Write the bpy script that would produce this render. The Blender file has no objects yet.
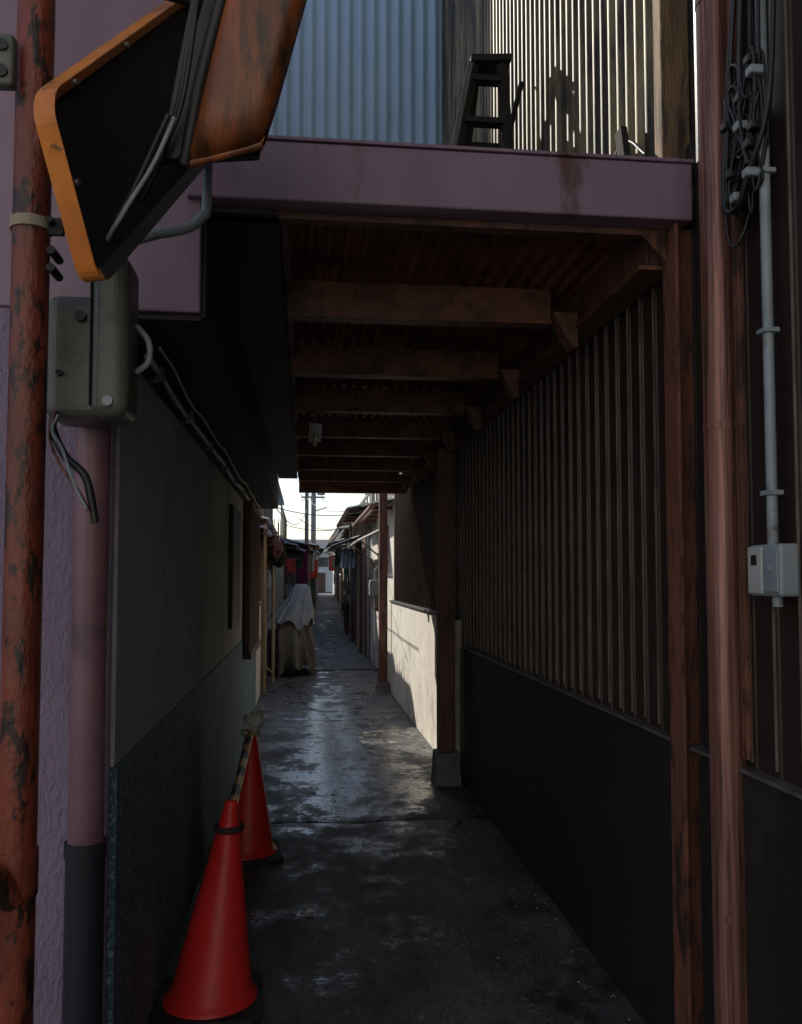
import bpy, bmesh, math, random
from mathutils import Vector, Matrix, noise
random.seed(7)
S=bpy.context.scene
COL=S.collection
# ---------------------------------------------------------------- materials
def mat(name,c1,c2=None,scale=6,lo=.35,hi=.65,rough=.7,rough2=None,metal=0,bump=.2,bscale=60,stretch=(1,1,1),c3=None,s3=3,lo3=.6,hi3=.7,detail=5):
    m=bpy.data.materials.new(name); m.use_nodes=True
    nt=m.node_tree; N=nt.nodes; L=nt.links
    b=N['Principled BSDF']; b.inputs['Metallic'].default_value=metal
    tc=N.new('ShaderNodeTexCoord'); mp=N.new('ShaderNodeMapping'); mp.inputs['Scale'].default_value=stretch
    L.new(tc.outputs['Object'],mp.inputs['Vector'])
    def nz(sc,dt=detail,ro=.6):
        n=N.new('ShaderNodeTexNoise'); n.inputs['Scale'].default_value=sc; n.inputs['Detail'].default_value=dt; n.inputs['Roughness'].default_value=ro
        L.new(mp.outputs[0],n.inputs['Vector']); return n
    def ramp(src,a,bb):
        r=N.new('ShaderNodeMapRange'); r.inputs['From Min'].default_value=a; r.inputs['From Max'].default_value=bb
        L.new(src,r.inputs['Value']); return r.outputs[0]
    if c2 is None: c2=tuple(v*.72 for v in c1)
    n1=nz(scale); f=ramp(n1.outputs['Fac'],lo,hi)
    mx=N.new('ShaderNodeMix'); mx.data_type='RGBA'
    mx.inputs[6].default_value=(*c1,1); mx.inputs[7].default_value=(*c2,1); L.new(f,mx.inputs[0])
    col=mx.outputs[2]
    if c3 is not None:
        n3=nz(s3,6,.7); f3=ramp(n3.outputs['Fac'],lo3,hi3)
        m3=N.new('ShaderNodeMix'); m3.data_type='RGBA'; m3.inputs[7].default_value=(*c3,1)
        L.new(col,m3.inputs[6]); L.new(f3,m3.inputs[0]); col=m3.outputs[2]
    L.new(col,b.inputs['Base Color'])
    b.inputs['Roughness'].default_value=rough
    if rough2 is not None:
        r=N.new('ShaderNodeMapRange'); r.inputs['To Min'].default_value=rough; r.inputs['To Max'].default_value=rough2
        L.new(f,r.inputs['Value']); L.new(r.outputs[0],b.inputs['Roughness'])
    if bump:
        n2=nz(bscale,3); bp=N.new('ShaderNodeBump'); bp.inputs['Strength'].default_value=bump; bp.inputs['Distance'].default_value=.01
        L.new(n2.outputs['Fac'],bp.inputs['Height']); L.new(bp.outputs[0],b.inputs['Normal'])
    return m
M={}
M['purple']=mat('purple_stucco',(.31,.24,.34),(.24,.185,.27),3,rough=.85,bump=1,bscale=70,c3=(.14,.11,.15),s3=2,lo3=.52,hi3=.8,stretch=(1,1,.5))
M['purplem']=mat('purple_paint_metal',(.31,.20,.27),(.24,.155,.21),5,rough=.42,bump=.12,bscale=30,c3=(.12,.06,.055),s3=4.5,lo3=.58,hi3=.72,stretch=(1,1,.35))
M['purplep']=mat('purple_pipe_paint',(.27,.145,.17),(.20,.10,.125),5,rough=.4,bump=.05,c3=(.09,.06,.06),s3=5,lo3=.56,hi3=.75)
M['grey']=mat('grey_stucco',(.60,.60,.58),(.46,.46,.44),2,rough=.92,bump=.8,bscale=90,c3=(.27,.265,.25),s3=1.5,lo3=.50,hi3=.78,stretch=(1,1,.6))
M['tile']=mat('blue_terrazzo_tile',(.06,.125,.165),(.30,.40,.46),85,.52,.62,rough=.75,bump=.1,bscale=90,c3=(.04,.08,.105),s3=3,lo3=.5,hi3=.8)
M['rust']=mat('rusty_paint',(.29,.060,.030),(.15,.035,.020),9,rough=.42,bump=.6,bscale=45,c3=(.030,.016,.013),s3=20,lo3=.52,hi3=.57,stretch=(1,1,.4))
M['rust2']=mat('rusty_steel',(.25,.09,.055),(.13,.05,.032),7,rough=.7,bump=.7,bscale=50,c3=(.045,.022,.017),s3=13,lo3=.50,hi3=.60,stretch=(1,1,.3))
M['copper']=mat('copper_brown_pipe',(.40,.19,.15),(.21,.085,.062),9,rough=.28,rough2=.46,metal=.3,bump=.15,bscale=30,c3=(.085,.038,.032),s3=16,lo3=.47,hi3=.62,stretch=(5,5,.10))
M['deck']=mat('rusted_deck',(.40,.15,.07),(.20,.075,.04),5,rough=.65,bump=.3,c3=(.07,.035,.025),s3=4,lo3=.5,hi3=.65)
M['joist']=mat('brown_joist',(.29,.13,.072),(.15,.065,.038),6,rough=.5,bump=.35,bscale=40,c3=(.06,.032,.025),s3=7,lo3=.48,hi3=.64)
M['postw']=mat('brown_painted_post',(.21,.10,.072),(.12,.055,.04),6,rough=.6,bump=.35,bscale=40,c3=(.045,.028,.023),s3=8,lo3=.50,hi3=.64,stretch=(2,2,.4))
M['siding']=mat('brown_metal_siding',(.042,.027,.023),(.030,.020,.017),4,rough=.42,metal=0,bump=.06,c3=(.018,.013,.012),s3=2)
M['rib']=mat('siding_seam_highlight',(.26,.205,.175),(.12,.09,.075),6,rough=.42,metal=.2,bump=.05)  # highlights on the siding ribs, put into a paler seam colour
M['blackw']=mat('black_brown_panel',(.027,.022,.021),(.018,.015,.014),3,rough=.6,bump=.25,bscale=50,c3=(.05,.045,.04),s3=3,lo3=.56,hi3=.75)
M['ledge']=mat('ledge_metal',(.22,.20,.18),(.12,.10,.09),8,rough=.4,metal=.3,bump=.1)
M['darkp']=mat('dark_soffit_panel',(.045,.04,.038),(.03,.027,.026),3,rough=.7,bump=.15)
M['blue']=mat('blue_corrugated_metal',(.50,.67,.78),(.42,.58,.69),2,rough=.5,metal=.05,bump=.05,c3=(.36,.48,.56),s3=1.2,stretch=(1,1,.3))
M['cream']=mat('cream_corrugated_metal',(.27,.225,.12),(.14,.11,.06),2.0,.38,.6,rough=.55,metal=.1,bump=.08,c3=(.03,.022,.014),s3=2.6,lo3=.44,hi3=.58,stretch=(1,2.5,.3))
M['wood']=mat('old_timber',(.30,.19,.10),(.16,.095,.05),6,rough=.8,bump=.5,stretch=(3,3,.4),c3=(.06,.04,.025),s3=7,lo3=.52,hi3=.64)
M['blackwood']=mat('black_timber',(.010,.009,.008),(.016,.014,.012),6,rough=.9,bump=.3)
M['brownwood']=mat('brown_timber',(.15,.075,.05),(.09,.045,.03),5,rough=.65,bump=.3,stretch=(3,3,.4))
M['orange']=mat('orange_mirror_frame',(.78,.26,.035),(.58,.17,.025),7,rough=.4,bump=.08,c3=(.14,.06,.025),s3=13,lo3=.58,hi3=.66)
M['brownor']=mat('weathered_orange_shell',(.42,.12,.032),(.19,.06,.02),5,.35,.6,rough=.38,bump=.15,c3=(.055,.025,.014),s3=6,lo3=.50,hi3=.64,stretch=(3,1,.6))
M['black']=mat('black_plastic',(.014,.014,.015),(.02,.02,.02),8,rough=.45,bump=.08)
M['mirror']=mat('black_mirror_panel',(.009,.010,.013),(.014,.015,.018),6,rough=.75,bump=.1,c3=(.02,.018,.016),s3=5)
M['meter']=mat('grey_green_meter_case',(.15,.155,.13),(.11,.115,.095),6,rough=.42,bump=.06,c3=(.07,.065,.05),s3=7,lo3=.53,hi3=.70)
M['conduit']=mat('grey_conduit',(.36,.41,.44),(.27,.31,.33),8,rough=.5,bump=.05,c3=(.16,.15,.14),s3=7)
M['navy']=mat('navy_pipe_sleeve',(.028,.03,.045),(.02,.02,.03),5,rough=.45,bump=.1)
M['red']=mat('red_cone_plastic',(.86,.035,.03),(.70,.028,.024),5,rough=.42,bump=.08,c3=(.35,.025,.02),s3=9,lo3=.58,hi3=.76,stretch=(1,1,.6))
M['rubber']=mat('black_rubber',(.02,.02,.02),(.035,.033,.03),8,rough=.8,bump=.2)
M['yellow']=mat('yellow_plastic',(.75,.42,.04),(.6,.33,.04),8,rough=.4,bump=.05)
M['ochre']=mat('ochre_pipe_paint',(.30,.22,.10),(.22,.15,.07),8,rough=.5,bump=.05)
M['whitep']=mat('white_plastic',(.62,.62,.6),(.45,.45,.43),10,rough=.5,bump=.05)
M['asph']=mat('street_asphalt',(.08,.08,.08),(.055,.055,.055),5,rough=.9,bump=.6,bscale=150)
M['lightc']=mat('light_concrete',(.76,.71,.61),(.60,.56,.48),4,rough=.85,bump=.4,c3=(.28,.25,.21),s3=3,lo3=.56,hi3=.74)
M['foot']=mat('footing_concrete',(.24,.23,.22),(.15,.145,.14),8,rough=.9,bump=.5)
M['tarp']=mat('olive_grey_tarp',(.17,.165,.14),(.11,.105,.09),5,rough=.65,bump=.7,bscale=11)
M['cloth']=mat('pale_blue_sheet',(.36,.40,.44),(.26,.29,.33),6,rough=.6,bump=.7,bscale=11)
M['beige']=mat('beige_wall',(.42,.36,.26),(.30,.26,.19),3,rough=.85,bump=.4,c3=(.16,.13,.10),s3=2,lo3=.58,hi3=.75)
M['plaster']=mat('pale_plaster',(.68,.67,.65),(.60,.59,.57),3,rough=.85,bump=.3)
M['cool']=mat('cool_grey_wall',(.28,.3,.31),(.2,.22,.23),3,rough=.8,bump=.3)
M['glass']=mat('dark_window_glass',(.03,.035,.04),(.04,.045,.05),5,rough=.1,bump=0)
M['roofm']=mat('grey_roof_metal',(.2,.2,.2),(.13,.12,.11),4,rough=.5,metal=.3,bump=.1,c3=(.14,.07,.04),s3=5)
M['awn']=mat('white_awning_sheet',(.62,.6,.52),(.48,.46,.4),5,rough=.6,bump=.1)
M['magenta']=mat('magenta_cloth',(.5,.04,.2),(.35,.03,.15),5,rough=.8)
M['redc']=mat('red_cloth',(.5,.05,.04),(.35,.04,.03),5,rough=.8)
M['greenc']=mat('teal_sign_paint',(.06,.28,.26),(.04,.2,.2),5,rough=.6)
M['leaf']=mat('leaves',(.07,.12,.03),(.04,.07,.02),12,rough=.6,bump=.1)
M['terra']=mat('terracotta',(.3,.12,.07),rough=.8)
def wet():
    m=bpy.data.materials.new('alley_concrete_wet'); m.use_nodes=True; nt=m.node_tree; N=nt.nodes; L=nt.links; b=N['Principled BSDF']
    tc=N.new('ShaderNodeTexCoord')
    def nz(sc,d,ro=.6,st=None):
        n=N.new('ShaderNodeTexNoise'); n.inputs['Scale'].default_value=sc; n.inputs['Detail'].default_value=d; n.inputs['Roughness'].default_value=ro
        if st:
            mp=N.new('ShaderNodeMapping'); mp.inputs['Scale'].default_value=st; L.new(tc.outputs['Object'],mp.inputs[0]); L.new(mp.outputs[0],n.inputs['Vector'])
        else: L.new(tc.outputs['Object'],n.inputs['Vector'])
        return n.outputs['Fac']
    def mr(s,a,c,o0=0,o1=1):
        r=N.new('ShaderNodeMapRange'); r.inputs[1].default_value=a; r.inputs[2].default_value=c; r.inputs[3].default_value=o0; r.inputs[4].default_value=o1; L.new(s,r.inputs[0]); return r.outputs[0]
    def ma(op,a,c=None,v=None):
        q=N.new('ShaderNodeMath'); q.operation=op; L.new(a,q.inputs[0])
        if c is not None: L.new(c,q.inputs[1])
        if v is not None: q.inputs[1].default_value=v
        return q.outputs[0]
    sep=N.new('ShaderNodeSeparateXYZ'); L.new(tc.outputs['Object'],sep.inputs[0])
    yb=ma('MULTIPLY',mr(sep.outputs['Y'],4.4,6.2),mr(sep.outputs['Y'],15,9))
    xb=mr(ma('ABSOLUTE',ma('SUBTRACT',sep.outputs['X'],v=.30)),.95,.15)
    bias=ma('SUBTRACT',ma('MULTIPLY',ma('MULTIPLY',yb,xb),v=.16),v=.045)
    big=ma('ADD',nz(3.0,9,.74,(1,.8,1)),bias)
    pud=mr(big,.545,.60)
    damp=mr(big,.43,.56)
    def mix(f,a,c):
        x=N.new('ShaderNodeMix'); x.data_type='RGBA'; L.new(f,x.inputs[0])
        for i,v in((6,a),(7,c)):
            if isinstance(v,tuple): x.inputs[i].default_value=(*v,1)
            else: L.new(v,x.inputs[i])
        return x.outputs[2]
    dry=mix(mr(nz(1.9,9,.75,(1,.4,1)),.42,.62),(.068,.073,.076),(.19,.19,.185))
    fine=mix(mr(nz(120,3),.40,.65),(.5,.5,.5),(1.35,1.35,1.35))
    mu=N.new('ShaderNodeMix'); mu.data_type='RGBA'; mu.blend_type='MULTIPLY'; mu.inputs[0].default_value=1; L.new(dry,mu.inputs[6]); L.new(fine,mu.inputs[7])
    col=mix(damp,mu.outputs[2],(.034,.034,.034))
    scum=ma('MULTIPLY',mr(nz(5.5,9,.8),.54,.60),mr(big,.46,.53)); col=mix(scum,col,(.30,.285,.25))
    L.new(col,b.inputs['Base Color'])
    r1=mr(damp,0,1,.75,.42); r=N.new('ShaderNodeMix'); L.new(ma('MULTIPLY',pud,ma('SUBTRACT',mr(scum,0,1,1,.3),v=0)),r.inputs[0]); L.new(r1,r.inputs[2]); r.inputs[3].default_value=.17; L.new(r.outputs[0],b.inputs['Roughness'])
    bh=ma('ADD',ma('MULTIPLY',nz(45,4),v=.5),nz(9,5))
    bp=N.new('ShaderNodeBump'); bp.inputs['Distance'].default_value=.012; L.new(bh,bp.inputs['Height']); L.new(mr(pud,0,1,.9,.30),bp.inputs['Strength']); L.new(bp.outputs[0],b.inputs['Normal'])
    return m
M['conc']=wet()
# ---------------------------------------------------------------- helpers
def empty(name):
    e=bpy.data.objects.new(name,None); COL.objects.link(e); e.empty_display_size=.1; return e
def mk(name,verts,faces,m,parent=None,smooth=False):
    me=bpy.data.meshes.new(name); me.from_pydata([tuple(v) for v in verts],[],faces); me.update()
    bm=bmesh.new(); bm.from_mesh(me); bmesh.ops.recalc_face_normals(bm,faces=bm.faces); bm.to_mesh(me); bm.free()
    if m: me.materials.append(M[m])
    if smooth:
        for p in me.polygons: p.use_smooth=True
    o=bpy.data.objects.new(name,me); COL.objects.link(o)
    if parent: o.parent=parent
    return o
def bev(o,w,seg=2):
    b=o.modifiers.new('b','BEVEL'); b.width=w; b.segments=seg; b.limit_method='ANGLE'; b.angle_limit=math.radians(40)
    return o
def box(name,x0,x1,y0,y1,z0,z1,m,parent=None,bevel=.004,seg=2):
    v=[(x,y,z) for x in(x0,x1) for y in(y0,y1) for z in(z0,z1)]
    f=[(0,1,3,2),(4,6,7,5),(0,4,5,1),(2,3,7,6),(0,2,6,4),(1,5,7,3)]
    o=mk(name,v,f,m,parent)
    if bevel: bev(o,bevel,seg)
    return o
def obox(name,c,ax,ay,az,m,parent=None,bevel=.003):
    c=Vector(c); ax,ay,az=Vector(ax),Vector(ay),Vector(az)
    v=[c+sx*ax+sy*ay+sz*az for sx in(-1,1) for sy in(-1,1) for sz in(-1,1)]
    f=[(0,1,3,2),(4,6,7,5),(0,4,5,1),(2,3,7,6),(0,2,6,4),(1,5,7,3)]
    o=mk(name,v,f,m,parent)
    if bevel: bev(o,bevel)
    return o
def tube(name,pts,r,m,parent=None,n=16,cap=True):
    pts=[Vector(p) for p in pts]; R=r if isinstance(r,(list,tuple)) else [r]*len(pts)
    d=(pts[1]-pts[0]).normalized(); u=d.orthogonal().normalized()
    vs=[];fs=[]
    for i,p in enumerate(pts):
        if i==0: t=pts[1]-pts[0]
        elif i==len(pts)-1: t=pts[-1]-pts[-2]
        else: t=(pts[i+1]-pts[i]).normalized()+(pts[i]-pts[i-1]).normalized()
        t.normalize(); u=(u-t*u.dot(t)).normalized(); w=t.cross(u)
        for k in range(n):
            a=2*math.pi*k/n; vs.append(p+(u*math.cos(a)+w*math.sin(a))*R[i])
    for i in range(len(pts)-1):
        for k in range(n):
            a=i*n+k; b=i*n+(k+1)%n; fs.append((a,b,b+n,a+n))
    if cap:
        fs.append(tuple(range(n))[::-1]); fs.append(tuple(range((len(pts)-1)*n,len(pts)*n)))
    o=mk(name,vs,fs,m,parent,True)
    e=o.modifiers.new('e','EDGE_SPLIT'); e.split_angle=math.radians(50)
    return o
def spline(ctrl,n=8):
    P=[Vector(p) for p in ctrl]; P=[2*P[0]-P[1]]+P+[2*P[-1]-P[-2]]; out=[]
    for i in range(1,len(P)-2):
        a,b,c,d=P[i-1:i+3]
        for k in range(n):
            t=k/n; out.append(.5*((2*b)+(c-a)*t+(2*a-5*b+4*c-d)*t*t+(3*b-a-3*c+d)*t**3))
    out.append(P[-2]); return out
def corr(name,p0,u,L,v,H,nrm,pitch,amp,m,parent=None,kind='sine',rw=.3):
    p0,u,v,nrm=Vector(p0),Vector(u).normalized(),Vector(v).normalized(),Vector(nrm).normalized()
    pr=[];k=0
    n=int(L/pitch)
    for i in range(n):
        s=i*pitch
        if kind=='sine':
            for j in range(8): pr.append((s+pitch*j/8,amp*.5*(1-math.cos(2*math.pi*j/8))))
        else:
            w=pitch*rw; e=min(amp*.35,w*.3)
            pr+=[(s,0),(s+pitch-w,0),(s+pitch-w+e,amp),(s+pitch-e,amp)]
    pr.append((n*pitch,0)); pr.append((L+1e-4,0))
    vs=[];fs=[]
    for s,h in pr:
        a=p0+u*s+nrm*h; vs+= [a,a+v*H]
    for i in range(len(pr)-1):
        fs.append((2*i,2*i+2,2*i+3,2*i+1))
    return mk(name,vs,fs,m,parent,kind=='sine')
def extr_poly(name,poly,nrm,thick,m,parent=None,bevel=.004):
    nrm=Vector(nrm).normalized(); k=len(poly)
    vs=[Vector(p) for p in poly]+[Vector(p)+nrm*thick for p in poly]
    fs=[tuple(range(k)),tuple(range(2*k-1,k-1,-1))]+[(i,(i+1)%k,(i+1)%k+k,i+k) for i in range(k)]
    o=mk(name,vs,fs,m,parent)
    if bevel: bev(o,bevel)
    return o

# ---------------------------------------------------------------- ground
g=mk('ground',[(-150,-150,-.012),(150,-150,-.012),(150,300,-.012),(-150,300,-.012)],[(0,1,2,3)],'asph')
pv=empty('alley_pavement')
def slab(nm,y0,y1,xa,xb,m='conc'):
    nx=26; ny=max(4,int((y1-y0)/.07)) if y0<14 else max(4,int((y1-y0)/.5))
    vs=[];fs=[]
    for j in range(ny+1):
        y=y0+(y1-y0)*j/ny
        for i in range(nx+1):
            x=xa+(xb-xa)*i/nx
            h=.008*noise.noise(Vector((x*1.6,y*1.1,0)))+.003*noise.noise(Vector((x*7,y*6,3)))
            h-=.012*math.exp(-((x-.33)/.16)**2)
            edge=min(y-y0,y1-y); h-=.008*max(0,1-edge/.02) if y0<14 else 0
            vs.append((x,y+(.012*noise.noise(Vector((x*6,y0,0))) if j in(0,ny) else 0),.006+h))
    for j in range(ny):
        for i in range(nx):
            a=j*(nx+1)+i; fs.append((a,a+1,a+nx+2,a+nx+1))
    return mk(nm,vs,fs,m,pv,True)
slab('slab_1',-3,5.32,-.62,1.2); slab('slab_2',5.34,9.1,-.62,1.2); slab('slab_3',9.12,13.9,-.75,1.25)
slab('slab_4',14.0,80,-1.2,3.2)
gr=empty('grit'); vs=[];fs=[]
for k in range(520):
    y=random.uniform(2.0,9); x=random.choice([-.5+abs(random.gauss(0,.07)),1.11-abs(random.gauss(0,.08)),random.uniform(-.45,1.05)]); r=random.uniform(.0025,.008); b=len(vs); z=.008
    pts=[(r,0,0),(-r,0,0),(0,r,0),(0,-r,0),(0,0,r*.9)]
    ct,st=math.cos(k),math.sin(k)
    vs+=[(x+p[0]*ct-p[1]*st,y+p[0]*st+p[1]*ct,z+p[2]) for p in pts]; fs+=[(b,b+2,b+4),(b+2,b+1,b+4),(b+1,b+3,b+4),(b+3,b,b+4)]
mk('stones',vs,fs,'foot',gr)
lt=empty('paper_litter'); vs=[];fs=[]
for (x,y,r) in((.03,3.9,.022),(-.02,3.86,.012),(.5,4.6,.012),(.2,5.9,.018)):
    b=len(vs); vs+=[(x-r,y-r,.012),(x+r,y-r*.6,.016),(x+r*.7,y+r,.012),(x-r*.6,y+r*.8,.02),(x,y,.028)]; fs+=[(b,b+1,b+4),(b+1,b+2,b+4),(b+2,b+3,b+4),(b+3,b,b+4)]
mk('scraps',vs,fs,'whitep',lt)

# ---------------------------------------------------------------- left building
XL=-.53; YF=2.43; YE=9.2
lb=empty('purple_stucco_building')
box('front_wall',-6,XL,YF,YE,0,2.25,'purple',lb,.006)
box('upper_wall',-6,-.30,YF-.002,YE,2.252,3.4,'purplem',lb,.006)
box('sun_block_storey',-6,-1.2,5.402,YE-.2,3.402,5.3,'purple',lb); box('sun_block_storey_front',-6,-1.2,YF+.1,5.4,3.402,6.8,'purple',lb)  # unseen storeys, added to keep the sun off the right-hand street wall
box('side_wall_stucco',XL,XL+.012,YF+.012,YE-.01,.98,2.234,'grey',lb,0)
box('side_wall_tile',XL,XL+.02,YF+.012,YE-.01,0,.978,'tile',lb,.002)
box('soffit_side_panel',-.30,-.288,YF+.02,YE-.02,2.245,2.56,'darkp',lb,0)
box('soffit_flat_panel',-.287,-.085,YF+.03,YE-.05,2.560,2.575,'darkp',lb,0)
box('overhang_soffit',XL+.013,-.30,YF+.02,YE-.02,2.235,2.249,'darkp',lb,0)
wn=empty('wooden_lattice_window'); 
box('frame_top',XL+.013,XL+.09,7.2,8.7,2.08,2.14,'brownwood',wn); box('frame_bottom',XL+.021,XL+.09,7.2,8.7,.82,.88,'brownwood',wn)
for i in range(16):
    y=7.22+i*.097; box('slat_%d'%i,XL+.03,XL+.075,y,y+.03,.88,2.08,'brownwood',wn,.002)
box('glass',XL+.021,XL+.026,7.25,8.65,.88,2.08,'glass',wn,0)
w2=empty('small_window'); box('frame',XL+.013,XL+.04,5.9,6.6,1.15,2.0,'blackw',w2); box('glass',XL+.04,XL+.043,5.95,6.55,1.2,1.95,'blackw',w2,0)

# ---------------------------------------------------------------- right building (brown siding)
XR=1.15
rb=empty('brown_siding_building')
box('core',XR+.03,6,2.45,11.2,0,2.85,'blackw',rb); box('core_street',XR+.03,6,-2.0,2.448,0,7.9,'blackw',rb)
corr('upper_siding',(XR+.022,2.5,1.0),(0,1,0),8.6,(0,0,1),1.62,(-1,0,0),.115,.006,'siding',rb,'rib',.22)
corr('street_siding',(XR+.022,-2,1.0),(0,1,0),4.4,(0,0,1),6.85,(-1,0,0),.115,.006,'siding',rb,'rib',.22)
yy=2.5;i=0
while yy<11.0:
    box('seam_%d'%i,XR+.009,XR+.016,yy+.100,yy+.103,1.02,2.6,'rib',rb,0); yy+=.115; i+=1
yy=-2.0
while yy<2.3:
    if yy>.5: box('seam_street_%d'%i,XR+.009,XR+.016,yy+.100,yy+.103,1.02,7.8,'rib',rb,0)
    yy+=.115; i+=1
box('lower_panel_street',XR-.005,XR+.03,-1.9,2.40,0,.985,'blackw',rb)
box('lower_panel',XR-.005,XR+.03,2.5,6.26,0,.985,'blackw',rb)
box('ledge',XR-.018,XR+.03,-1.9,6.2,.99,1.002,'ledge',rb,.004)
box('lower_concrete_wall',XR-.03,XR+.03,6.34,11.1,0,1.18,'lightc',rb)
box('ledge_inner',XR-.05,XR+.03,6.34,11.1,1.182,1.205,'blackw',rb)

# ---------------------------------------------------------------- covered passage
cp=empty('covered_passage_roof')
box('fascia_beam',-.34,1.16,YF-.03,YF+.05,2.578,2.752,'purplem',cp,.006)
box('fascia_cap',-.345,1.165,YF-.036,YF+.10,2.754,2.765,'purplem',cp,.003)
box('fascia_inner',-.28,1.14,YF+.052,YF+.10,2.56,2.64,'postw',cp)
corr('deck',(-.28,YF+.10,2.655),(1,0,0),1.44,(0,1,0),YE-YF-.05,(0,0,-1),.062,.022,'deck',cp,'rib',.5)
box('roof_slab',-.29,1.165,YF+.10,YE+.1,2.665,2.72,'roofm',cp)
for i in range(7):
    y=3.2+i*.92
    box('joist_%d'%i,-.07,.955,y,y+.055,2.505,2.632,'joist',cp,.004)
    box('joist_flange_%d'%i,-.07,.955,y-.014,y+.07,2.490,2.504,'joist',cp,.003)
    v=[(.957,y-.012,2.54),(1.06,y-.012,2.54),(1.06,y-.012,2.40),(1.035,y-.012,2.40)]
    extr_poly('bracket_%d'%i,v,(0,1,0),.08,'joist',cp,.003)
box('long_beam',1.07,1.155,YF+.12,YE,2.495,2.632,'postw',cp,.006)
box('long_beam_flange',1.05,1.158,YF+.12,YE,2.478,2.493,'joist',cp,.003)
box('edge_beam',-.082,-.055,YF+.12,YE,2.575,2.63,'postw',cp,.003)
box('end_beam',-.07,1.1,YE+.0,YE+.08,2.42,2.63,'joist',cp)
v=[(1.02,YF+.055,2.577),(1.14,YF+.055,2.577),(1.14,YF+.055,2.45)]
extr_poly('front_gusset',v,(0,1,0),.02,'rust2',cp,.002)
ps=empty('rusty_steel_post')
box('web',1.12,1.205,YF+.03,YF+.042,0,2.575,'rust2',ps,.002); box('flange_in',1.11,1.12,YF-.012,YF+.085,0,2.575,'rust2',ps,.002); box('flange_out',1.205,1.215,YF-.012,YF+.018,0,2.575,'rust2',ps,.002)
box('base_plate',1.06,1.20,YF-.04,YF+.11,0.004,.02,'rust2',ps)
def ipost(y,foot=.24,w=.06,x=1.03,top=2.455):
    e=empty('timber_post'); box('post',x-w,x+w,y-w,y+w,foot,top,'postw',e,.006)
    v=[(x+sx*.10,y+sy*.10,-.01) for sx,sy in((-1,-1),(1,-1),(1,1),(-1,1))]+[(x+sx*.085,y+sy*.085,foot) for sx,sy in((-1,-1),(1,-1),(1,1),(-1,1))]
    o=mk('concrete_footing',v,[(0,3,2,1),(4,5,6,7),(0,1,5,4),(1,2,6,5),(2,3,7,6),(3,0,4,7)],'foot',e); bev(o,.01)
ipost(6.2); ipost(11.25,.12,.055,1.03,2.9)
lp=empty('fluorescent_ceiling_lamp'); box('housing',.02,.10,5.12,5.7,2.405,2.432,'whitep',lp,.006); tube('tube',[(.06,5.14,2.39),(.06,5.68,2.39)],.014,'whitep',lp)
box('end_cap',.035,.085,5.10,5.13,2.37,2.42,'whitep',lp); box('hanger_a',.055,.065,5.2,5.22,2.432,2.62,'ledge',lp,0); box('hanger_b',.055,.065,5.6,5.62,2.432,2.62,'ledge',lp,0)

# ---------------------------------------------------------------- building over the passage
ub=empty('corrugated_metal_building')
corr('blue_front_cladding',(-.34,7.0,2.75),(1,0,0),1.5,(0,0,1),5.2,(0,-1,0),.105,.034,'blue',ub,'sine')
box('blue_core',-.34,1.16,7.01,9.2,2.80,7.95,'cool',ub)
corr('side_cladding',(XR+.02,2.56,2.75),(0,1,0),4.45,(0,0,1),5.2,(-1,0,0),.085,.036,'cream',ub,'sine')
box('side_core',XR+.022,5,2.56,9.2,2.86,7.95,'cool',ub)
box('corner_timber',XR-.045,XR+.05,2.49,2.55,2.78,7.9,'wood',ub,.005)
sl=empty('stepladder')
bx,by,bz=.86,3.9,2.725
def rail(a,b,w=.024): 
    a,b=Vector(a),Vector(b); d=(b-a); t=d.normalized(); s=t.orthogonal().normalized(); q=t.cross(s)
    return obox('rail',(a+b)/2,s*w,q*w*.8,d/2,'blackwood',sl)
H=1.27
rail((bx-.33,by-.22,bz),(bx-.06,by+.04,bz+H)); rail((bx-.16,by+.46,bz),(bx-.04,by+.10,bz+H))
rail((bx+.09,by-.22,bz),(bx+.08,by+.04,bz+H)); rail((bx+.22,by+.46,bz),(bx+.10,by+.10,bz+H))
for k in range(1,6):
    t=k/5.4; x0=bx-.33+.27*t; x1=bx+.09-.01*t
    obox('rung_%d'%k,((x0+x1)/2,by-.22+.26*t,bz+H*t),((x1-x0)/2,0,0),(0,.03,0),(0,0,.014),'blackwood',sl)
    if k in(2,4):
        x0=bx-.16+.12*t; x1=bx+.22-.12*t
        obox('back_rung_%d'%k,((x0+x1)/2,by+.46-.36*t,bz+H*t),((x1-x0)/2,0,0),(0,.014,0),(0,0,.014),'blackwood',sl)
obox('top_plate',(bx+.02,by+.07,bz+H+.015),(.10,0,.008),(0,.07,0),(0,0,.016),'blackwood',sl)
rail((bx+.0,by+.30,bz+.35),(bx+.22,by+.20,bz+H+.02),.012)
pk=empty('timber_plank'); obox('board',(XR-.07,2.72,2.85),(.012,0,0),(0,.03,.0),(0,.05,.20),'blackwood',pk)
cw=empty('black_cable'); tube('wire',spline([(XR-.07,2.56,2.86),(XR-.06,2.75,3.0),(XR-.05,3.0,3.02),(XR-.05,3.3,3.18)]),.006,'black',cw,8)

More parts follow.
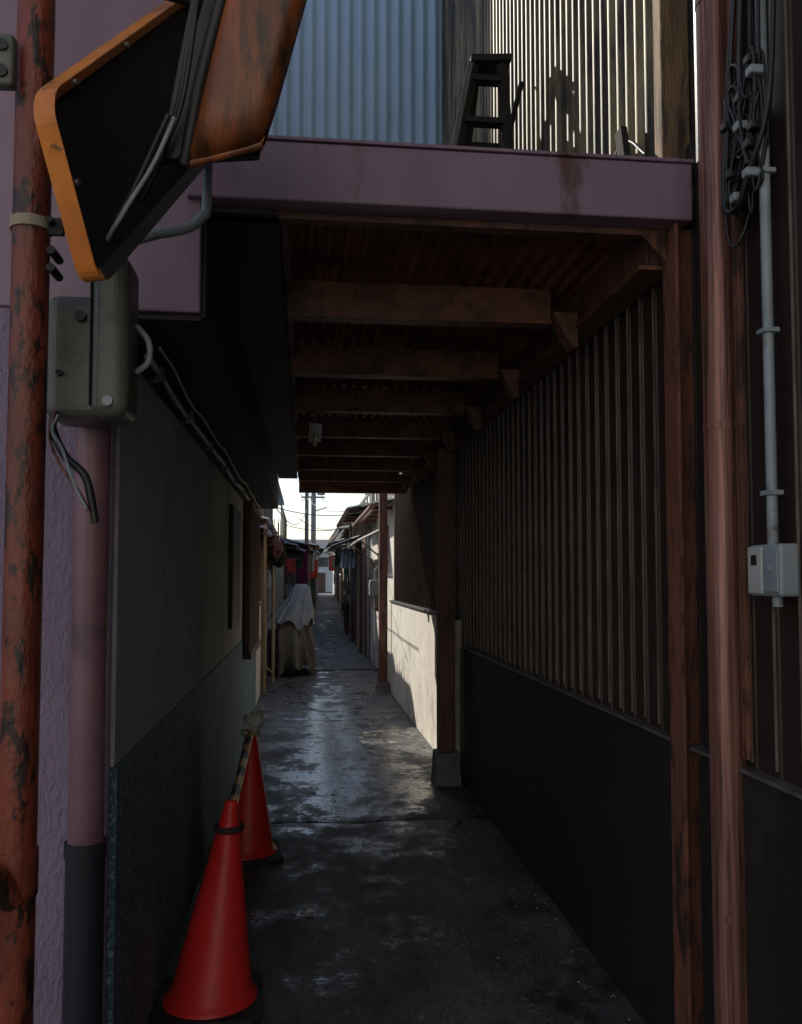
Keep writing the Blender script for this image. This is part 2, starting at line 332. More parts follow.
# ---------------------------------------------------------------- rain pipes
dp=empty('copper_downpipe')
tube('pipe',[(1.128,2.19,0.02),(1.128,2.19,6)],.047,'copper',dp,28)
for z in (.6,1.9,3.1): tube('collar_%d'%int(z*10),[(1.128,2.19,z),(1.128,2.19,z+.022)],.0490,'copper',dp,28)
box('back_angle',1.135,1.149,2.10,2.13,1.03,5,'rust2',dp,.002)
pp=empty('purple_downpipe')
tube('pipe',[(-.568,2.35,.80),(-.568,2.35,1.98)],.046,'purplep',pp,28)
tube('sleeve_lip',[(-.568,2.35,.77),(-.568,2.35,.81)],.054,'navy',pp,28)
tube('sleeve',[(-.568,2.35,0),(-.568,2.35,.775)],.050,'navy',pp,28)
tube('elbow',spline([(-.568,2.35,1.97),(-.575,2.36,2.05),(-.61,2.39,2.12),(-.65,2.42,2.2)]),.046,'purplep',pp,20)
# ---------------------------------------------------------------- pole + mirrors
pl=empty('rusty_steel_pole')
PX=-.630
tube('pole',[(PX,2.0,0),(PX,2.0,4.2)],.041,'rust',pl,28)
tube('band',[(PX,2.0,2.295),(PX,2.0,2.32)],.046,'beige',pl,28)
box('band_lug',PX+.035,PX+.075,1.985,2.0,2.285,2.325,'rubber',pl,.003)
tube('band_bolt',[(PX+.05,1.96,2.31),(PX+.05,2.02,2.31)],.008,'rubber',pl,8)
for z in(2.2,2.24): tube('bolt_%d'%int(z*100),[(PX+.055,1.96,z),(PX+.055,2.03,z)],.01,'rubber',pl,8)
tube('lower_branch',spline([(PX,1.98,.80),(PX-.04,1.93,.86),(PX-.1,1.9,.83),(PX-.18,1.88,.78)]),.032,'rust',pl,18)
tube('lower_collar',[(PX,2.0,.80),(PX,2.0,.90)],.045,'rust',pl,28)
pbx=empty('plastic_pole_clamp'); box('block',PX-.075,PX-.025,1.93,1.965,2.60,2.72,'meter',pbx,.01,3)
for z in(2.63,2.69): tube('hole_%d'%int(z*100),[(PX-.05,1.93,z),(PX-.05,1.924,z)],.014,'black',pbx,16)
def rrect(P0,P1,P3,r,n=6):
    P0,P1,P3=Vector(P0),Vector(P1),Vector(P3); a=P1-P0; b=P3-P0; la,lb_=a.length,b.length; a.normalize(); b.normalize()
    out=[]
    for cx,cy,s in((r,r,180),(la-r,r,270),(la-r,lb_-r,0),(r,lb_-r,90)):
        for k in range(n+1):
            t=math.radians(s+90*k/n); out.append(P0+a*(cx+r*math.cos(t))+b*(cy+r*math.sin(t)))
    return out
def frame(name,P0,P1,P3,r,w,depth,nrm,m,parent):
    P0,P1,P3=Vector(P0),Vector(P1),Vector(P3); a=(P1-P0).normalized(); b=(P3-P0).normalized(); nrm=Vector(nrm).normalized()
    o=rrect(P0,P1,P3,r); i=rrect(P0+a*w+b*w,P1-a*w+b*w,P3+a*w-b*w,max(r-w,.01)); k=len(o)
    vs=o+i+[p+nrm*depth for p in o]+[p+nrm*depth*.7 for p in i]; fs=[]
    for q in range(k):
        z=(q+1)%k
        fs+=[(q,z,k+z,k+q),(2*k+q,3*k+q,3*k+z,2*k+z),(q,2*k+q,2*k+z,z),(k+q,k+z,3*k+z,3*k+q)]
    ob=mk(name,vs,fs,m,parent); ob.data.materials.append(M['black'])
    e=(a-b*a.dot(b)).normalized()
    for p in ob.data.polygons:
        c=p.center-P0
        if c.dot(e)<.035 and c.dot(b)>.04: p.material_index=1
    bev(ob,.004); return ob
ma_=empty('traffic_mirror')
P0=Vector((-.462,1.785,2.087));P1=Vector((-.528,1.632,2.408));bb=Vector((.138,.36,.41))*1.5
P3=P0+bb; nA=(P1-P0).cross(bb).normalized(); 
if nA.y>0: nA=-nA
frame('rim',P0,P1,P3,.05,.024,.05,nA,'orange',ma_)
aa=(P1-P0).normalized(); b1=bb.normalized()
extr_poly('panel',rrect(P0+aa*.022+b1*.022,P1-aa*.022+b1*.022,P3+aa*.022-b1*.022,.03),nA,.018,'mirror',ma_,0)
for t in (.12,.42,): 
    q=P1+bb*t-aa*.012; tube('rim_bolt_%d'%int(t*100),[q+nA*.048,q+nA*.056],.006,'ledge',ma_,10)
q=P0+aa*.2+b1*.012; tube('rim_bolt_side',[q+nA*.048,q+nA*.056],.006,'ledge',ma_,10)
tube('arm',[P0+bb*.4+aa*.1-nA*.02,(PX,2.02,2.62)],.018,'black',ma_)
mb=empty('traffic_mirror')
B0=Vector((-.262,1.9,2.425));B1=Vector((-.100,1.85,2.455));B2=Vector((.017,1.75,2.84));B3=Vector((-.15,1.80,2.84))
def grid_shell(name,c00,c10,c11,c01,bulge,nrm,m,parent,th=.012,n=14):
    nrm=Vector(nrm).normalized(); vs=[];fs=[]
    for j in range(n+1):
        for i in range(n+1):
            u=i/n;v=j/n
            p=c00*(1-u)*(1-v)+c10*u*(1-v)+c11*u*v+c01*(1-u)*v
            e=1-(abs(2*u-1))**6; f=1-(abs(2*v-1))**8
            vs.append(p+nrm*bulge*e*f)
    for j in range(n):
        for i in range(n):
            a=j*(n+1)+i; fs.append((a,a+1,a+n+2,a+n+1))
    o=mk(name,vs,fs,m,parent,True); s=o.modifiers.new('s','SOLIDIFY'); s.thickness=th; return o
nB=Vector((.1,-1,-.25))
grid_shell('shell',B0,B1,B2+(B2-B1)*.35,B3+(B3-B0)*.35,.04,nB,'brownor',mb)
d3=(B3-B0)*1.35
tube('rim_edge_left',spline([B0+Vector((-.010,-.005,-.006)),B0+d3*.3+Vector((-.016,-.01,0)),B0+d3*.6+Vector((-.010,-.015,0)),B0+d3+Vector((-.008,-.01,0))]),.015,'black',mb,12)
tube('rim_edge_bottom',[B0+Vector((-.005,-.005,-.004)),B1+Vector((.002,-.004,-.004))],.009,'brownor',mb,12)
tube('rim_edge_right',[B1,B1+(B2-B1)*1.35],.008,'orange',mb,12)
extr_poly('mirror_body',[B0+Vector((-.075,.03,.02)),B1+Vector((-.01,.05,.0)),B1+(B2-B1)*1.3+Vector((-.02,.06,0)),B0+d3+Vector((-.10,.05,0))],(0,1,0),.03,'black',mb)
tube('arm',[(-.1,1.93,2.8),(PX,2.0,2.95)],.02,'black',mb)

# ---------------------------------------------------------------- meter
mt=empty('electricity_meter_box')
box('case',-.640,-.48,2.14,2.30,1.89,2.20,'meter',mt,.03,5)
box('cover',-.522,-.432,2.10,2.26,1.89,2.30,'meter',mt,.034,6)
box('cover_seam',-.526,-.522,2.115,2.2,1.92,2.27,'black',mt,.001)
tube('round_bolt',[(-.475,2.098,1.925),(-.475,2.09,1.925)],.012,'conduit',mt,16)
tube('knob',[(-.55,2.14,2.14),(-.55,2.12,2.14)],.013,'black',mt,12)
tube('knob2',[(-.60,2.14,2.0),(-.60,2.13,2.0)],.008,'black',mt,12)
tube('side_handle',spline([(-.43,2.2,2.02),(-.40,2.2,2.05),(-.40,2.2,2.10),(-.43,2.2,2.14)]),.008,'conduit',mt,10)
cd=empty('electrical_conduit')
tube('pipe',spline([(-.47,2.16,2.29),(-.44,2.15,2.335),(-.38,2.16,2.365),(-.31,2.2,2.40),(-.275,2.22,2.44),(-.262,2.23,2.50),(-.262,2.24,2.9)]),.013,'conduit',cd,16)
cb=empty('black_cable')
tube('cable_a',spline([(-.50,2.15,2.29),(-.42,2.0,2.32),(-.34,1.93,2.42),(-.28,1.86,2.55),(-.25,1.82,2.68),(-.19,1.8,2.9)]),.007,'black',cb,10)
tube('cable_b',spline([(-.49,2.14,2.29),(-.43,1.98,2.34),(-.36,1.9,2.40),(-.28,1.84,2.50),(-.24,1.80,2.7),(-.22,1.8,2.95)]),.005,'black',cb,10)
tube('cable_c',spline([(-.475,2.12,2.28),(-.43,1.86,2.22),(-.38,1.80,2.27),(-.32,1.79,2.37),(-.28,1.79,2.47)]),.005,'conduit',cb,10)
tube('cable_d',spline([(-.49,2.12,2.28),(-.43,1.86,2.24),(-.37,1.80,2.30),(-.29,1.78,2.47)]),.006,'black',cb,10)
hc=empty('hanging_cable')
tube('strand_a',spline([(-.60,2.12,1.90),(-.605,2.11,1.86),(-.57,2.09,1.79),(-.52,2.08,1.74),(-.50,2.08,1.66),(-.495,2.08,1.63)]),.010,'black',hc,10)
tube('strand_b',spline([(-.60,2.11,1.90),(-.61,2.10,1.84),(-.58,2.08,1.77),(-.53,2.07,1.70),(-.505,2.07,1.65)]),.004,'copper',hc,8)
tube('strand_c',spline([(-.59,2.10,1.89),(-.60,2.09,1.85),(-.57,2.07,1.80),(-.54,2.06,1.72),(-.51,2.06,1.66)]),.004,'conduit',hc,8)
wc=empty('wall_conduit')
pts=[(-.48+.006*math.sin(y*3),y,2.16+.006*math.sin(y*5+1)) for y in [2.6+.3*k for k in range(21)]]
tube('pipe',pts,.012,'conduit',wc,12); tube('wire',[(x+.035,y,z+.03+.008*math.sin(y*7)) for x,y,z in pts],.005,'whitep',wc,8)
box('rail',-.517,-.49,2.6,8.6,2.14,2.2,'blackwood',wc)
for k in range(8): box('clip_%d'%k,-.512,-.46,2.8+k*.75,2.82+k*.75,2.135,2.185,'ledge',wc,.002)

# ---------------------------------------------------------------- street-side right wall services
sb=empty('switch_box')
box('case',1.10,1.150,1.870,2.010,1.455,1.58,'conduit',sb,.008,3)
box('cover',1.093,1.10,1.940,2.005,1.46,1.575,'whitep',sb,.004)
box('panel',1.095,1.10,1.875,1.937,1.465,1.57,'conduit',sb,.003)
box('window',1.0905,1.0931,1.96,1.985,1.53,1.555,'black',sb,.001)
tube('key_switch',[(1.094,1.905,1.52),(1.089,1.905,1.52)],.009,'conduit',sb,12)
rc=empty('wall_cable_conduit')
tube('pipe',[(1.13,1.95,1.58),(1.13,1.95,2.9),(1.13,1.95,4.5)],.013,'conduit',rc,14)
tube('tail',[(1.13,1.935,1.455),(1.13,1.935,1.43)],.012,'conduit',rc,14)
for z in(1.7,2.1,2.5): box('clip_%d'%int(z*10),1.11,1.15,1.93,1.97,z,z+.012,'conduit',rc,.002)
cm=empty('tangled_cables')
for k in range(13):
    y0=2.02+random.uniform(-.05,.08); z0=2.50+random.uniform(-.05,.1)
    pts=[(1.10,y0,z0)]
    for q in range(5):
        pts.append((1.12+random.uniform(-.04,.02),2.0+random.uniform(-.08,.1),2.56+random.uniform(-.13,.25)))
    pts.append((1.12,1.98+random.uniform(-.06,.06),3.6))
    tube('cable_%d'%k,spline(pts,7),random.choice([.003,.004,.005]),'black',cm,8)
tube('cable_loop',spline([(1.12,2.0,3.4),(1.1,2.06,2.8),(1.09,2.08,2.5),(1.09,2.02,2.44),(1.09,1.96,2.5),(1.11,1.88,2.7),(1.12,1.86,3.3)]),.007,'black',cm,10)
for k in range(10):
    y=1.94+random.uniform(-.05,.12); z=2.46+k*.035
    box('connector_%d'%k,1.08,1.115,y,y+.03,z,z+.022,random.choice(['black','conduit','black']),cm,.004)

# ---------------------------------------------------------------- traffic cones + bar
def cone(x,y,rot,lean=(0,0)):
    e=empty('traffic_cone'); pr=[(.001,.70),(.018,.70),(.024,.69),(.027,.66),(.030,.655),(.140,.07),(.146,.055),(.160,.045),(.165,.035),(.165,.022)]
    n=40; vs=[];fs=[]
    for r,z in pr:
        for k in range(n): a=2*math.pi*k/n; vs.append((x+lean[0]*z+r*math.cos(a),y+lean[1]*z+r*math.sin(a),z))
    for i in range(len(pr)-1):
        for k in range(n): a=i*n+k;b=i*n+(k+1)%n; fs.append((a,b,b+n,a+n))
    mk('body',vs,fs,'red',e,True)
    c,s=math.cos(rot),math.sin(rot)
    P=[(x+(c*a-s*b)*.185,y+(s*a+c*b)*.185,.008) for a,b in((-1,-.8),(-.8,-1),(.8,-1),(1,-.8),(1,.8),(.8,1),(-.8,1),(-1,.8))]
    extr_poly('base',P,(0,0,1),.026,'rubber',e,.005)
    return e
c1=cone(-.325,3.12,.05,(.095,.05)); c2=cone(-.305,4.72,.12,(.03,-.02))
A=Vector((-.27,3.2,.61)); B=Vector((-.285,4.66,.665))
bar=empty('cone_bar'); ns=10
for i in range(ns):
    a=A.lerp(B,i/ns); b=A.lerp(B,(i+1)/ns); tube('stripe_%d'%i,[a,b],.018,'yellow' if i%2 else 'black',bar,16,cap=(i in(0,ns-1)))
def ring(name,c,R,r,m,parent):
    vs=[];fs=[];n=28;k=10
    for i in range(n):
        a=2*math.pi*i/n
        for j in range(k):
            b=2*math.pi*j/k; rr=R+r*math.cos(b); vs.append((c[0]+rr*math.cos(a),c[1]+rr*math.sin(a),c[2]+r*1.3*math.sin(b)))
    for i in range(n):
        for j in range(k): fs.append((i*k+j,((i+1)%n)*k+j,((i+1)%n)*k+(j+1)%k,i*k+(j+1)%k))
    return mk(name,vs,fs,m,parent,True)
ring('ring_near',(-.267,3.15,.605),.047,.009,'rubber',bar); ring('ring_far',(-.285,4.70,.665),.045,.012,'whitep',bar)
bg=empty('plastic_bag')
vs=[];fs=[];n=22
for j in range(12):
    ph=math.pi*(j/11)
    for i in range(n):
        a=2*math.pi*i/n; d=Vector((math.sin(ph)*math.cos(a),math.sin(ph)*math.sin(a),math.cos(ph)))
        rr=.055*(1+.45*noise.noise(d*1.8)+.12*noise.noise(d*6)); vs.append(Vector((-.265,4.66,.735))+Vector((d.x*rr*1.0,d.y*rr,d.z*rr*.9)))
for j in range(11):
    for i in range(n): a=j*n+i;b=j*n+(i+1)%n; fs.append((a,b,b+n,a+n))
mk('crumpled_bag',vs,fs,'whitep',bg,False)

# ---------------------------------------------------------------- covered motorbike
mbk=empty('covered_motorbike')
def drape(name,cx,cy,levels,folds,m,amp,seed,pw=.8):
    n=140; vs=[];fs=[]
    for li,(z,hx,hy,ox,oy) in enumerate(levels):
        k=li/(len(levels)-1)
        for i in range(n):
            a=2*math.pi*i/n; f=1+amp*(1-k*.7)*(-.5*abs(math.sin(a*folds*.5+seed+z*1.1))+.9*noise.noise(Vector((math.cos(a)*3,math.sin(a)*3,z*1.2+seed)))+.35*noise.noise(Vector((math.cos(a)*9,math.sin(a)*9,z*4+seed))))
            sx=math.copysign(abs(math.cos(a))**pw,math.cos(a)); sy=math.copysign(abs(math.sin(a))**pw,math.sin(a))
            vs.append((cx+ox+hx*f*sx,cy+oy+hy*f*sy,z+(.05*math.sin(a*5+seed)+.04*math.sin(a*11))*(1-k)**2))
    for j in range(len(levels)-1):
        for i in range(n): a=j*n+i;b=j*n+(i+1)%n; fs.append((a,b,b+n,a+n))
    fs.append(tuple(range((len(levels)-1)*n,len(levels)*n)))
    return mk(name,vs,fs,m,mbk,True)
drape('lower_cover',-.22,13.9,[(.10,.40,.88,0,0),(.25,.39,.88,0,0),(.4,.385,.88,0,0),(.55,.37,.87,0,0),(.7,.34,.83,0,0),(.82,.31,.76,0,-.02),(.94,.24,.62,.02,-.06),(1.02,.16,.45,.04,-.1),(1.05,.08,.3,.05,-.1)],15,'tarp',.24,1.3,.65)
drape('upper_cover',-.16,13.45,[(.78,.35,.46,-.06,0),(.88,.32,.42,-.04,0),(.98,.28,.36,0,0),(1.08,.23,.28,.04,0),(1.18,.19,.20,.07,0),(1.28,.16,.14,.09,0),(1.36,.13,.10,.10,0),(1.40,.07,.05,.11,0)],11,'cloth',.3,4.2,.7)
tube('front_tyre',[(-.24,13.15,.16),(-.16,13.15,.16)],.16,'rubber',mbk,24)

# ---------------------------------------------------------------- far alley houses
def house(side,y0,y1,xf,h,wm,eave=.35,roofm='roofm',base=None,feat=True,upper=None):
    e=empty('alley_house'); s=side
    def bx(nm,a,b,ya,yb,za,zb,m,bevel=.004):
        x0,x1=xf-s*a,xf-s*b; box(nm,min(x0,x1),max(x0,x1),ya,yb,za,zb,m,e,bevel)
    bx('walls',0,-5,y0,y1,0,h,wm)
    if base: bx('base_course',.02,0,y0+.01,y1-.01,0,.75,base)
    a=Vector((xf-s*eave,y0-.08,h-.12)); up=Vector((s*(eave+2.5),0,.6))
    corr('roof',a,(0,1,0),y1-y0+.16,up,up.length,(0,0,1),.12,.03,roofm,e,'sine')
    bx('fascia',eave-.01,eave-.04,y0-.06,y1+.06,h-.2,h-.13,'brownwood')
    if upper:
        bx('upper_storey',-.9,-5,y0+.3,y1-.3,h+.02,h+upper,random.choice(['plaster','beige','brownwood','cool']))
        bx('upper_eave',-.5,-5.2,y0+.1,y1-.1,h+upper+.002,h+upper+.1,'roofm')
        bx('upper_window',-.85,-.9,y0+.8,y0+2.0,h+.6,h+1.5,'roofm'); bx('balcony_rail',-.4,-.44,y0+.6,y1-.6,h+1.0,h+1.05,'ledge')
        for q in range(6): bx('baluster_%d'%q,-.4,-.43,y0+.6+q*(y1-y0-1.2)/5,y0+.64+q*(y1-y0-1.2)/5,h+.05,h+1.0,'ledge')
    n=int((y1-y0)/.9)
    for i in range(n): bx('rafter_%d'%i,eave-.04,0,y0+.2+i*.9,y0+.24+i*.9,h-.18,h-.13,'brownwood')
    if feat:
        yd=y0+.25*(y1-y0); bx('door_frame',.03,0,yd-.06,yd+.86,0,2.0,'brownwood'); bx('door_leaf',.045,.031,yd,yd+.8,.02,1.93,'wood')
        yw=y0+.6*(y1-y0); bx('window_frame',.06,0,yw,yw+.9,1.0,1.8,'roofm'); bx('window_glass',.065,.0605,yw+.05,yw+.85,1.05,1.75,'glass',0)
        for k in range(6): bx('window_bar_%d'%k,.10,.085,yw+.05+k*.15,yw+.07+k*.15,.98,1.82,'ledge')
    yp=y1-.15; tube('downpipe',[(xf-s*.05,yp,0),(xf-s*.05,yp,h-.15)],.03,random.choice(['beige','copper','conduit']),e,12)
    tube('gutter',[(xf-s*eave,y0,h-.16),(xf-s*eave,y1,h-.17)],.04,random.choice(['copper','conduit']),e,12)
    return e
def awning(side,y0,y1,xf,z,out,m):
    e=empty('awning'); a=Vector((xf-side*out,y0,z-.22)); up=Vector((side*out,0,.22))
    corr('sheet',a,(0,1,0),y1-y0,up,up.length,(0,0,1),.08,.02,m,e,'sine')
    for y in(y0+.05,y1-.05): tube('stay_%d'%int(y*10),[(xf-side*(out-.03),y,z-.21),(xf,y,z-.55)],.012,'ledge',e,8)
    tube('front_rail',[(xf-side*out,y0,z-.235),(xf-side*out,y1,z-.235)],.015,'ledge',e,8)
house(1,11.5,15.6,1.2,2.62,'lightc',.30); house(1,15.8,20.2,1.12,2.9,'brownwood',.35,upper=2.2)
house(1,20.4,27,1.35,2.8,'lightc',.4,upper=2.2); house(1,27.2,36,1.6,3.2,'beige',.5,'awn',upper=2.0); house(1,36.3,50,2.0,4.0,'plaster',.5); house(1,50.3,66,2.3,4.4,'beige',.5)
house(-1,11.2,13.0,-.64,2.25,'beige',.15); house(-1,13.05,16.1,-.85,2.5,'brownwood',.3,'awn')
house(-1,18.4,23,-.45,2.3,'beige',.3,upper=2.0); house(-1,23.2,31,-.25,2.5,'cool',.35,upper=1.6); house(-1,31.2,42,.0,2.8,'plaster',.4,'blue'); house(-1,42.3,58,.3,3.2,'beige',.4); house(-1,58.3,75,.9,3.6,'plaster',.4,'blue')
house(1,66.3,80,2.6,5,'plaster',.5)
eh=empty('house'); box('walls',-8,12,88,96,0,4.2,'plaster',eh); 
mk('roof',[(-8.5,87.4,4.1),(12.5,87.4,4.1),(12.5,92,5.6),(-8.5,92,5.6),(-8.5,96.5,4.1),(12.5,96.5,4.1)],[(0,1,2,3),(3,2,5,4)],'roofm',eh)
for i in range(7): box('window_frame_%d'%i,-6+i*2.4,-4.8+i*2.4,87.9,88,2.6,3.6,'roofm',eh); box('window_glass_%d'%i,-5.93+i*2.4,-4.87+i*2.4,87.88,87.9,2.67,3.53,'glass',eh,0)
box('door',1.2,2.1,87.9,88,0,2,'brownwood',eh)
awning(1,12.2,14.2,1.2,2.25,.45,'awn'); awning(1,17,19.5,1.12,2.35,.6,'awn'); awning(1,22,25.5,1.35,2.6,.75,'awn'); awning(-1,19,21,-.45,2.3,.45,'blue'); awning(-1,25,29,-.25,2.5,.5,'awn'); awning(1,29,34,1.6,2.7,.8,'blue'); awning(-1,34,39,0,2.7,.6,'blue'); awning(1,39,45,2.0,2.7,.9,'awn')
lw=empty('low_shading_wall'); box('wall',-.68,-.56,9.25,11.1,0,1.15,'lightc',lw,.01); box('cap',-.70,-.54,9.24,11.11,1.152,1.20,'foot',lw,.01)  # added wall, its height chosen to shade part of the alley floor
fp=empty('standpipe'); tube('pipe',[(-.52,11.25,0),(-.52,11.25,2.2)],.022,'ochre',fp,12); tube('pipe_b',[(-.45,12.4,0),(-.45,12.4,2.2)],.025,'beige',fp,12)
tube('cross',[(-.52,11.25,.35),(-.48,12.4,.15)],.018,'beige',fp,10)
def ac(x,y,z,s):
    e=empty('air_conditioner'); box('case',min(x,x-s*.28),max(x,x-s*.28),y,y+.75,z,z+.52,'whitep',e,.015); 
    box('grille',min(x-s*.281,x-s*.29),max(x-s*.281,x-s*.29),y+.08,y+.5,z+.06,z+.46,'black',e)
    box('bracket',min(x,x-s*.26),max(x,x-s*.26),y+.1,y+.14,z-.05,z-.002,'ledge',e); tube('hose',spline([(x-s*.05,y+.05,z+.1),(x-s*.08,y-.05,z-.1),(x-s*.03,y-.02,z-.6)]),.02,'whitep',e,10)
ac(-.45,21.6,.1,-1); ac(1.35,20.9,1.7,1); ac(0,33,1.8,-1)
def gmeter(x,y,z,s):
    e=empty('gas_meter'); box('body',min(x,x-s*.16),max(x,x-s*.16),y,y+.22,z,z+.26,'cool',e,.03,4); tube('pipe',spline([(x-s*.08,y+.06,z+.25),(x-s*.08,y+.06,z+.4),(x-s*.02,y+.06,z+.5),(x-s*.02,y+.06,z+.7)]),.014,'conduit',e,10)
    tube('dial',[(x-s*.16,y+.11,z+.15),(x-s*.168,y+.11,z+.15)],.05,'whitep',e,16); tube('inlet',[(x-s*.08,y+.16,z+.25),(x-s*.08,y+.16,0)],.012,'conduit',e,10)
gmeter(-.64,11.9,1.35,-1); gmeter(-.45,18.8,1.1,-1); gmeter(1.2,13.7,1.2,1)
def cloth(name,x0,x1,y,z1,z0,m,rod=True):
    e=empty(name); 
    if rod: tube('rod',[(x0-.1,y,z1+.01),(x1+.1,y,z1+.01)],.010,'ledge',e,8)
    vs=[];fs=[]
    for j in range(9):
        for i in range(13): vs.append((x0+(x1-x0)*i/12,y+.03*math.sin(i*1.9+j*.25+y),z1-(z1-z0)*j/8+.01*math.sin(i*2+y)*j/8))
    for j in range(8):
        for i in range(12): a=j*13+i; fs.append((a,a+1,a+14,a+13))
    mk('cloth',vs,fs,m,e,True)
cloth('hanging_banner',-.20,.06,24.2,2.34,1.3,'magenta'); cloth('hanging_towel',-.78,-.5,16.0,1.98,1.35,'cloth'); cloth('hanging_towel',-.40,-.2,18.5,1.9,1.6,'redc')
cloth('hanging_laundry',-.1,.3,28,2.3,1.7,'whitep'); cloth('hanging_laundry',1.2,1.45,26.5,2.2,1.6,'greenc'); cloth('shop_curtain',.15,.6,40,2.3,1.5,'redc'); cloth('shop_curtain',1.5,1.9,44,2.4,1.7,'whitep')
cloth('hanging_laundry',.75,1.05,18.2,2.1,1.7,'blue'); cloth('hanging_laundry',-.3,-.05,20.5,2.15,1.75,'greenc'); cloth('hanging_laundry',.1,.35,34,2.4,1.9,'yellow')
cloth('hanging_tarpaulin',-.62,-.42,12.6,2.1,1.5,'tarp')
def sign(x,y,z,w,h,m):
    e=empty('projecting_sign'); box('panel',x-w/2,x+w/2,y,y+.08,z,z+h,m,e,.01); box('border',x-w/2-.02,x+w/2+.02,y+.02,y+.06,z-.02,z+h+.02,'ledge',e,.005); tube('bracket',[(x,y+.04,z+h+.02),(x,y+.04,z+h+.12)],.015,'ledge',e,8)
    box('lettering_bar',x-w/5,x+w/5,y-.004,y-.001,z+h*.2,z+h*.75,'ledge',e,0)
sign(.12,31.5,2.0,.3,.8,'yellow'); sign(1.35,33,2.0,.35,.6,'greenc'); sign(.35,45,2.0,.4,.9,'orange'); sign(1.6,48,1.9,.5,.9,'redc'); sign(.05,27.5,1.75,.24,.5,'awn')
hb=empty('hanging_bundle')
for k in range(12):
    x=-.58+.025*k+random.uniform(-.04,.04); y=12.6+random.uniform(-1.1,.5); z=1.98+random.uniform(-.2,.25)
    tube('cord_%d'%k,[(x,y,2.3),(x,y,z)],.006,'black',hb,6)
    vs=[];fs=[];n=12
    for j in range(8):
        ph=math.pi*j/7
        for i in range(n):
            a=2*math.pi*i/n; d=Vector((math.sin(ph)*math.cos(a),math.sin(ph)*math.sin(a),math.cos(ph))); rr=.085*(1+.8*noise.noise(d*2+Vector((k,0,0)))); vs.append(Vector((x,y,z-.06))+Vector((d.x*rr*.8,d.y*rr,d.z*rr*1.4)))
    for j in range(7):
        for i in range(n): a=j*n+i;b=j*n+(i+1)%n; fs.append((a,b,b+n,a+n))
    mk('bundle_%d'%k,vs,fs,random.choice(['brownwood','tarp','rust2','blackwood','ochre']),hb)
def plant(x,y,s):
    e=empty('potted_plant'); tube('pot',[(x,y,0),(x,y,.22*s),(x,y,.25*s)],[.09*s,.12*s,.13*s],'terra',e,18)
    tube('stem',[(x,y,.2*s),(x+.02,y,.5*s)],.012*s,'brownwood',e,8)
    vs=[];fs=[]
    for k in range(260):
        d=Vector((random.gauss(0,1),random.gauss(0,1),random.gauss(0,1))).normalized()*random.uniform(.3,1)
        c=Vector((x,y,.55*s))+Vector((d.x*.19,d.y*.19,d.z*.28))*s; u=Vector((random.gauss(0,1),random.gauss(0,1),random.gauss(0,1))).normalized(); w=u.orthogonal().normalized(); b=len(vs)
        vs+=[c-u*.04*s,c+w*.016*s,c+u*.04*s,c-w*.016*s]; fs.append((b,b+1,b+2,b+3))
    mk('foliage',vs,fs,'leaf',e)
for x,y,s in((.0,26,1.0),(.1,29,1.1),(1.5,30,1.2),(.3,36,1.2),(1.15,22.5,.9),(1.2,23.6,1.1)): plant(x,y,s)
up=empty('utility_pole'); tube('pole',[(.42,44,0),(.42,44,8.2)],[.15,.11],'foot',up,16); box('crossarm',-.4,1.2,43.9,44.0,7.2,7.3,'ledge',up); box('crossarm_low',-.2,1.0,43.9,44.0,5.6,5.68,'ledge',up); tube('transformer',[(.8,43.8,5.75),(.8,43.8,6.5)],.2,'cool',up,16)
tube('arm',[(.42,44,4.9),(1.1,43.6,5.1)],.03,'ledge',up,8)
u2=empty('utility_pole'); tube('pole',[(.05,30,0),(.05,30,6.5)],[.08,.06],'foot',u2,14); box('crossarm',-.35,.5,29.95,30.03,5.2,5.28,'ledge',u2)
wr=empty('overhead_wires')
def wire(a,b,sag,r=.012):
    a,b=Vector(a),Vector(b); tube('wire',[a.lerp(b,t/14)-Vector((0,0,sag*4*(t/14)*(1-t/14))) for t in range(15)],r,'black',wr,6)
for dx in(-.3,0,.4): wire((.05+dx,30,5.2),(.42+dx*1.5,44,5.6),.5)
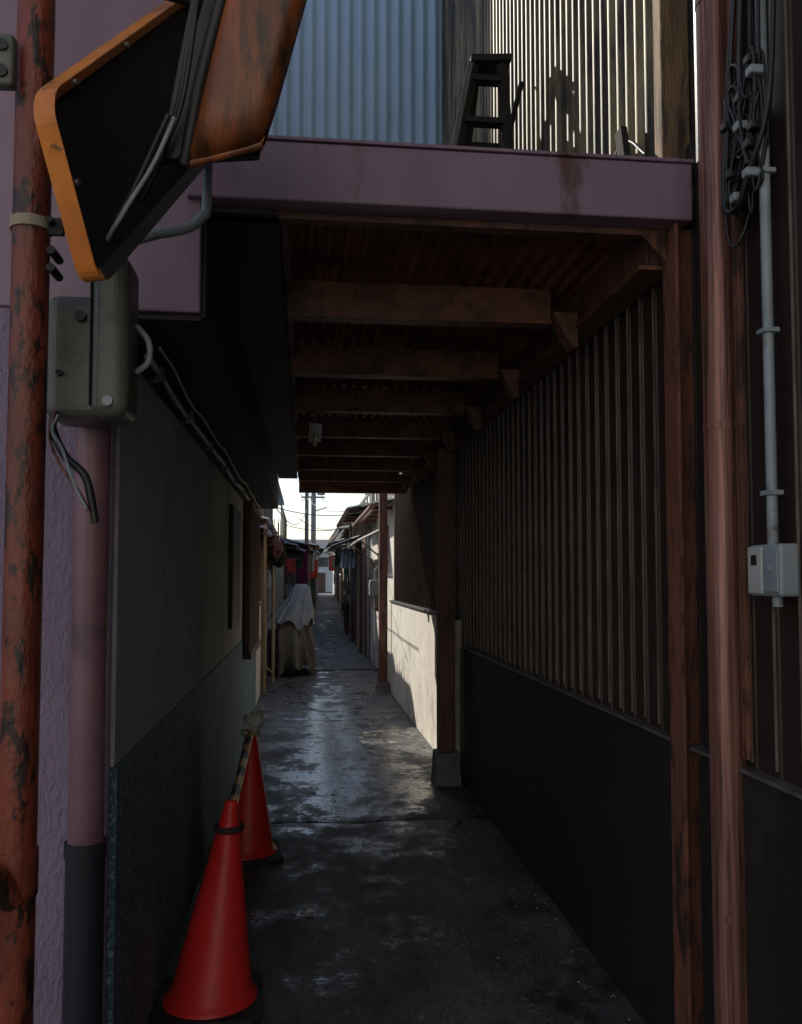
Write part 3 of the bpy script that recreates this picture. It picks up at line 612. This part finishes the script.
wire((-.5,10.5,2.6),(.05,30,3.9),.5,.008); wire((1.3,12,2.75),(.05,30,4.3),.4,.008); wire((-.6,11.5,2.5),(1.25,16,2.8),.15,.007); wire((-.4,18,2.6),(1.4,22,2.9),.15,.008)
wire((-.2,26,3.3),(1.6,33,3.6),.3,.01)
# ---------------------------------------------------------------- unseen building added behind the viewpoint to bounce sunlight into the passage
sbd=empty('bounce_building')
YB=-5.0
box('walls',-14,14,YB-6,YB,0,8.0,'plaster',sbd,.01)
for i in range(9):
    x=-12+i*2.9; box('window_frame_%d'%i,x,x+1.3,YB,YB+.05,4.2,5.2,'roofm',sbd); box('window_glass_%d'%i,x+.06,x+1.24,YB+.051,YB+.06,4.26,5.14,'glass',sbd,0)
box('eave',-14.3,14.3,YB-.1,YB+.4,8.0,8.15,'roofm',sbd)
box('door',3,4.2,YB,YB+.04,0,2.2,'brownwood',sbd)
# ---------------------------------------------------------------- light, world, camera
Ldir=Vector((.5,-.66,-.56)).normalized()
sun=bpy.data.lights.new('sun','SUN'); sun.energy=5; sun.angle=math.radians(.5); sun.color=(1,.94,.84)
so=bpy.data.objects.new('sun',sun); COL.objects.link(so); so.rotation_euler=Ldir.to_track_quat('-Z','Y').to_euler()
w=bpy.data.worlds.new('World'); S.world=w; w.use_nodes=True; nt=w.node_tree
sky=nt.nodes.new('ShaderNodeTexSky'); sky.sky_type='NISHITA'; sky.sun_disc=False
sky.sun_elevation=math.asin(-Ldir.z); sky.sun_rotation=math.atan2(-Ldir.x,-Ldir.y)
bgd=nt.nodes['Background']; nt.links.new(sky.outputs[0],bgd.inputs[0]); bgd.inputs[1].default_value=.15
cam=bpy.data.cameras.new('cam'); co=bpy.data.objects.new('camera',cam); COL.objects.link(co); S.camera=co
cam.sensor_fit='HORIZONTAL'; cam.sensor_width=36; cam.lens=36*850/802; cam.clip_end=1000; cam.clip_start=.05
co.location=(0,0,1.5); co.rotation_euler=(math.radians(93),0,math.radians(-6.44)); cam.shift_y=21/802
S.view_settings.view_transform='Standard'; S.view_settings.look='None'; S.view_settings.exposure=0
